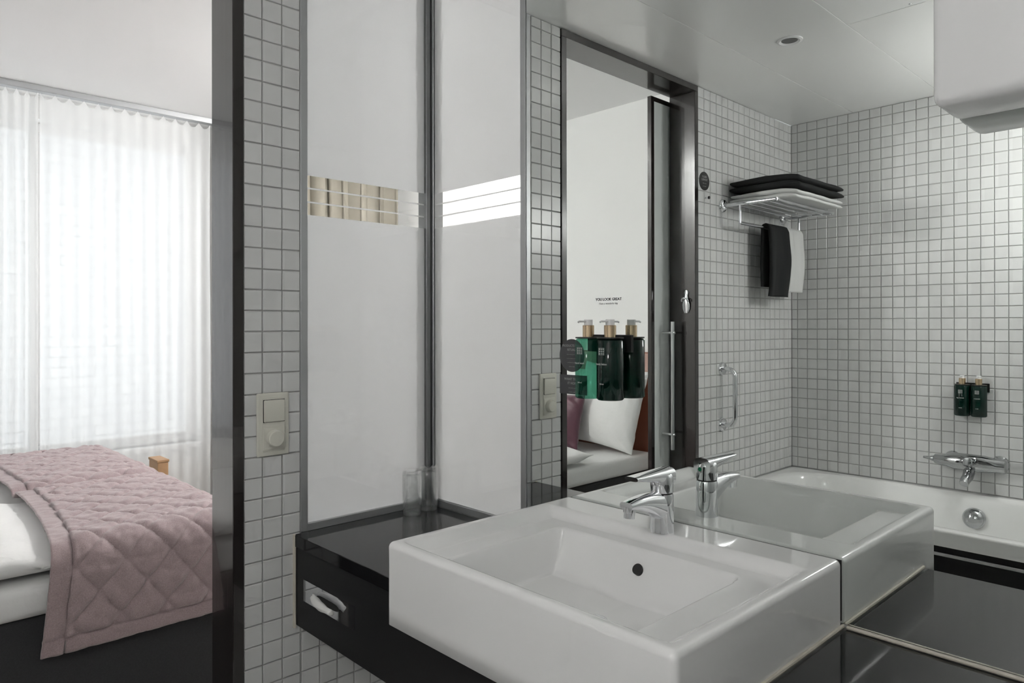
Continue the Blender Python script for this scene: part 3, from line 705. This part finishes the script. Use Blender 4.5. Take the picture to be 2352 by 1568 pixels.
# ------------------------------------------------------------------ bath mixer
BM = thing('bath_mixer', 'chrome thermostatic bath mixer on the tiled wall above the tub', 'tap', loc=(WD, -.805, .682))
bm = new(); tube(bm, [(.060, .135, 0), (.060, .130, 0), (.060, .085, 0), (.060, .055, 0), (.060, -.055, 0), (.060, -.09, 0), (.060, -.13, 0), (.060, -.134, 0)], [.014, .020, .027, .036, .036, .031, .030, .024], 24)
obj('body', bm, 'chrome_dark_refl', BM, smooth=.9)
for yy in (.075, -.100):
    obj('rosette', lathe(new(), [(0, .004), (.034, .004), (.033, .010), (.020, .024), (.016, .06), (0, .06)], 28, (1, 0, 0), (0, yy, 0)), 'chrome_dark_refl', BM, smooth=.8)
obj('handle', loft(new(), [((.06, .135, 0), (1, 0, 0), (0, 0, 1), .013, .013, 2), ((.064, .150, .001), (1, 0, 0), (0, 0, 1), .013, .008, 2.4), ((.070, .172, .003), (1, 0, 0), (0, 0, 1), .009, .005, 2.4)], 16), 'chrome_dark_refl', BM, smooth=.9)
obj('diverter', lathe(new(), [(0, 0), (.022, 0), (.022, .022), (.018, .034), (0, .036)], 24, (1, 0, .2), (.082, -.005, .003)), 'chrome_dark_refl', BM, smooth=.8)
obj('lever', loft(new(), [((.092, -.03, .010), (0, 1, 0), (0, 0, 1), .012, .018, 2.4), ((.098, -.058, .008), (0, 1, 0), (0, 0, 1), .016, .014, 2.4), ((.094, -.090, .002), (0, 1, 0), (0, 0, 1), .008, .005, 2.4)], 16), 'chrome_dark_refl', BM, smooth=.9)
obj('spout', tube(new(), [(.060, 0, -.02), (.064, 0, -.042), (.085, 0, -.058), (.122, .002, -.070), (.134, .002, -.080)], [.018, .022, .021, .019, .017], 18), 'chrome_dark_refl', BM, smooth=.9)

# ------------------------------------------------------------------ ceiling downlights
def downlight(x, y, label):
    D = thing('downlight', label, 'lamp', 'ceiling downlights', (x, y, CEIL))
    obj('ring', lathe(new(), [(.028, -.001), (.036, -.005), (.044, -.003), (.0455, .0), (.0455, .0005), (.028, .0005), (.028, -.001)], 40), 'plastic_white', D, smooth=.7)
    obj('lamp_face', lathe(new(), [(0, -.0008), (.028, -.0008), (.028, .0003), (0, .0003)], 32), 'lampglass', D)
M['lampglass'] = mat('lamp_glass', (.30, .30, .30), .2, .6)
downlight(-1.231, -.495, 'small round recessed downlight in the white panelled ceiling')
def emat(name, col, st):
    mt, nt, out = simple_nodes(name); e = nt.nodes.new('ShaderNodeEmission'); e.inputs[0].default_value = (*col, 1); e.inputs[1].default_value = st
    nt.links.new(e.outputs[0], out.inputs[0]); return mt
def fill_globe(x, y, zc, zt, r, st, label):  # invented glowing globe, kept out of view, for fill light
    G = thing('fill_globe', label, 'lamp', loc=(x, y, zt))
    obj('canopy', lathe(new(), [(0, 0), (.06, 0), (.06, -.012), (.02, -.03), (0, -.03)], 30), 'brushed', G, smooth=.6)
    obj('stem', tube(new(), [(0, 0, -.02), (0, 0, zc-zt+r*.95)], .008, 12), 'brushed', G, smooth=1)
    obj('globe', lathe(new(), [(r*math.sin(PI*i/12), zc-zt-r*math.cos(PI*i/12)) for i in range(13)], 20), emat('fill_globe_glow', (1.0, .985, .97), st), G, smooth=PI)
fill_globe(-1.85, -1.38, 1.86, CEIL, .11, 14.5, 'added fill light, glowing globe on a short stem below the bathroom ceiling')  # added out of view to lift the bathroom light
fill_globe(1.25, 1.35, 2.385, BCEIL, .16, 40.0, 'added fill light, glowing globe hanging from the bedroom ceiling')  # added out of view to brighten the bedroom
SC = obj('ceiling_screw', lathe(new(), [(0, -.0016), (.0025, -.0014), (.004, 0), (0, 0)], 12), 'alu', None, loc=(-1.227, -.891, CEIL)); tag(SC, 'tiny screw head in the white ceiling panels', 'screw')

# ------------------------------------------------------------------ bed
BDY0, BDY1, BDX0, BDX1 = .72, 2.52, -2.13, -.235
BD = thing('bed', 'wide double bed with white mattress on a charcoal base', 'bed', loc=(-1.15, 1.62, 0))
def bp(n, a, b, mtl, bev, seg=3): return obj(n, bx(Vector(a)-Vector((-1.15, 1.62, 0)), Vector(b)-Vector((-1.15, 1.62, 0)), bev, seg), mtl, BD, smooth=.8)
bp('base', (BDX0, BDY0+.015, .02), (BDX1-.01, BDY1-.015, .445), 'skirt', .012)
bp('mattress', (BDX0, BDY0, .446), (BDX1, (BDY0+BDY1)/2-.003, .545), 'sheet', .03, 5)
bp('mattress', (BDX0, (BDY0+BDY1)/2+.003, .446), (BDX1, BDY1, .545), 'sheet', .03, 5)
HB = thing('headboard', 'rust brown leather headboard behind the pillows', 'headboard', loc=(BWEST, 1.62, .3))
obj('cushion', bx((0.001, -1.02, -.02), (.062, 1.02, .81), .018, 4), 'leather', HB, smooth=.8)
obj('lit_top_band', bx((.0615, -1.015, .675), (.0665, 1.015, .805), .002, 1), 'leather_lit', HB)  # paler strip stands for the lit upper part of the headboard

def pillow(name, cen, wd, ht, th, yaw, lean, mtl, label, group, seed, roll=0):
    """stands on its long edge facing +x, turned by yaw, leaning back"""
    n = 30; bm = new(); L = {}
    for side in (1, -1):
        for i in range(n+1):
            for j in range(n+1):
                p_, t = math.sin((i/n*2-1)*PI/2), math.sin((j/n*2-1)*PI/2); edge = i in (0, n) or j in (0, n)
                if edge and side < 0: L[(side, i, j)] = L[(1, i, j)]; continue
                yy = wd/2*p_*(1-.06*(1-t*t)); zz = ht/2*t*(1-.05*(1-p_*p_))
                xx = 0 if edge else side*th/2*((1-abs(p_)**3.2)*(1-abs(t)**3.2))**.55
                if not edge:
                    cr = abs(p_*t); xx += side*(.010*fbm(yy*6, zz*6, seed+side)+.007*cr*math.sin(18*(p_-t)+seed)+.004*noise.noise((yy*25, zz*8, seed)))*min(1, abs(xx)/(th*.2))
                L[(side, i, j)] = bm.verts.new((xx, yy, zz))
    for side in (1, -1):
        for i in range(n):
            for j in range(n): bm.faces.new([L[(side, i+a_, j+b_)] for a_, b_ in ((0, 0), (1, 0), (1, 1), (0, 1))])
    Rm = Matrix.Rotation(yaw, 3, 'Z') @ Matrix.Rotation(-lean, 3, 'Y') @ Matrix.Rotation(roll, 3, 'X')
    for v in bm.verts: v.co = Rm @ v.co
    o = obj(name, bm, mtl, None, smooth=PI, loc=cen); return tag(o, label, 'pillow', group)
pillow('pillow', (-1.972, .925, .802), .43, .47, .16, -.10, .20, 'sheet', 'plump white pillow propped on the headboard, nearest the door side of the bed', 'pillows on the bed', 1, .12)
pillow('pillow', (-2.02, 1.37, .797), .46, .46, .14, .05, .16, 'sheet', 'white pillow on the headboard between the plump pillow and the far side', 'pillows on the bed', 4, .10)
pillow('pillow', (-2.00, 1.95, .797), .50, .47, .16, 0, .18, 'sheet', 'white pillow on the headboard, on the window half of the bed', 'pillows on the bed', 12)
pillow('throw_cushion', (-1.790, 1.215, .715), .46, .32, .13, -.06, .24, 'plum', 'dark plum satin cushion leaning against the white pillows', None, 8)

def duvet(x0, x1, y0, y1, seed, label):
    def f(u, v):
        a = 2*PI*v; c, s = math.cos(a), math.sin(a)
        y = (y0+y1)/2+(y1-y0)/2*math.copysign(abs(c)**.35, c); hz = .045*math.copysign(abs(s)**.75, s)
        x = x0+(x1-x0)*u; e = sst(0, .07, u)*.85+.15; e = min(e, sst(0, .05, 1-u)*.8+.2)
        z = .595+hz*e-.030*sst(-.90, -.75, x)*(1 if s > 0 else 0)+(0.012*fbm(x*3.5, y*5, seed)+.006*noise.noise((x*14, y*5, seed)))*(1 if s > 0 else .2)*e
        z = max(z, .5465)
        pass
        return (x, y, z)
    bm = grid(new(), 60, 60, f); bmesh.ops.remove_doubles(bm, verts=bm.verts, dist=1e-5); bmesh.ops.holes_fill(bm, edges=bm.edges)
    tag(obj('duvet', bm, 'sheet', None, smooth=PI), label, 'duvet', 'duvets on the bed')
duvet(-1.60, -.28, .725, 1.600, 3, 'folded white duvet on the door side of the bed')
duvet(-1.60, -.28, 1.640, 2.515, 6, 'folded white duvet on the window side of the bed')

# quilted throw over the foot of the bed
def throw_f(u, v):
    # v runs across: hem near side (0) -> top -> hem far side (1); u along x from head edge (0) to foot (1) and down
    drop = .285; Wd = BDY1-BDY0+.03; tot = Wd+2*drop; s = v*tot; yn = BDY0-.012; yf_ = BDY1+.012; r = .075
    ztop = .640
    def prof(s):
        if s < drop-r*.8: return yn-.010*math.sin(s*9)*(1-s/drop)-.012*(1-s/drop), ztop-r-(drop-r*.8-s), (1, 0)
        if s < drop+r*.8:
            a = (s-(drop-r*.8))/(1.6*r)*PI/2; return yn+r*(1-math.cos(a)), ztop-r+r*math.sin(a), (math.cos(a), math.sin(a))
        if s < tot-drop-r*.8: return yn+r+(s-drop-r*.8), ztop, (0, 1)
        if s < tot-drop+r*.8:
            a = (s-(tot-drop-r*.8))/(1.6*r)*PI/2; return yf_-r+r*math.sin(a), ztop-r+r*math.cos(a), (0, 1)
        return yf_, ztop-r-(s-(tot-drop+r*.8)), (0, 0)
    y, z, nn = prof(s)
    xh = -.835+.09*sst(0, 1, v)+.05*math.sin(v*5)
    Lx = 1.02; q = u*Lx; xf = -.172
    RF = .13; flat = xf-RF-xh
    if q < flat: x = xh+q; dz = 0
    else:
        t = q-flat
        if t < RF*PI/2: a = t/RF; x = xf-RF+RF*math.sin(a); dz = -RF*(1-math.cos(a))
        else: x = xf; dz = -RF-(t-RF*PI/2)
    on_top = nn[1]
    z2 = z+dz if z+dz > .34 else .34
    # dip between the two mattresses
    z2 -= .030*math.exp(-((y-1.62)/.035)**2)*on_top
    z2 -= .05*sst(.45, .95, u)*on_top*0
    # quilting
    P = .130; a1 = (q+s*.85)/P; a2 = (q-s*.85)/P
    l1 = abs(a1-round(a1)); l2 = abs(a2-round(a2)); qh = min(1, l1/.16)**.6*min(1, l2/.16)**.6
    if u < .055 or s < .045: qh = .4 if (abs(u-.055) > .006 and abs(s-.045) > .005) else 0
    bumpv = .013*qh-.004+.0075*fbm(q*20, s*26, 2, 4)*(.35+.65*qh)
    return (x, y-nn[0]*bumpv, z2+on_top*bumpv)
tw = cloth_slab('bed_throw', 190, 330, throw_f, .008, 'throw', None, 1)
tag(tw, 'dusty mauve diamond-quilted throw over the foot of the bed', 'bedspread')

# ------------------------------------------------------------------ curtains
RY = 3.02
RL = thing('curtain_rail', 'grey curtain rail along the bedroom ceiling above the sheers', 'rail', loc=(0, RY, BCEIL))
obj('track', bx((BWEST+.02, -.035, -.034), (BEAST-.02, .02, -.0005), .002, 1), 'alu', RL)
def sheer(x0, x1, hooks, amp, mtl, label, seed, zb=.06):
    zt = BCEIL-.036; ph = [i/hooks for i in range(hooks+1)]
    def f(u, v):
        x = x0+(x1-x0)*u; sc = abs(math.sin(PI*u*hooks)); z0 = zt-.034*sc**1.1
        z = z0+(zb-z0)*v; open_ = .5+.5*sst(0, .25, v)
        y = RY-.005+amp*open_*(math.sin(2*PI*u*hooks/1.0)+.5*math.sin(u*hooks*3.7+seed+1.2*v))
        return (x+.006*noise.noise((v*2, u*9, seed)), y, z)
    o = obj('sheer_curtain', grid(new(), hooks*9, 26, f), mtl, smooth=PI); return tag(o, label, 'curtain', 'sheer curtains at the window')
sheer(-.425, .505, 13, .0045, 'sheer', 'flat white sheer curtain drawn across the window beside the taupe drape', 1)
sheer(-2.12, -.435, 34, .016, 'sheer', 'white sheer curtain gathered into folds at the head side of the window', 5)
def drape(x0, x1, folds, label, seed):
    def f(u, v):
        z = BCEIL-.036+(.03-BCEIL+.036)*v; x = x0+(x1-x0)*u
        y = RY-.055+.045*math.sin(2*PI*u*folds+.5*math.sin(u*11+seed))+.012*math.sin(u*folds*15+v*2)
        x += .02*math.sin(2*PI*u*folds*2)+.02*noise.noise((u*4, v*2, seed))
        return (x, y, z)
    o = cloth_slab('drape', folds*16, 20, f, .003, 'taupe'); return tag(o, label, 'curtain')
drape(.545, 1.915, 9, 'heavy taupe drape hanging in deep folds beside the sheer curtain', 2)
BXX = thing('wooden_box', 'small brown wooden box on the floor below the window', 'box', loc=(.155, 2.895, 0))
obj('body', bx((-.03, -.08, 0), (.03, .08, .46), .004, 2), 'wood', BXX); obj('lid', bx((-.034, -.084, .46), (.034, .084, .475), .003, 2), 'wood', BXX)

# ------------------------------------------------------------------ outside
fc = obj('neighbour_facade', bx((-7, 11, -8), (9, 11.4, 5.5)), 'facade'); tag(fc, 'pale brick building across the street beyond the window', 'building')
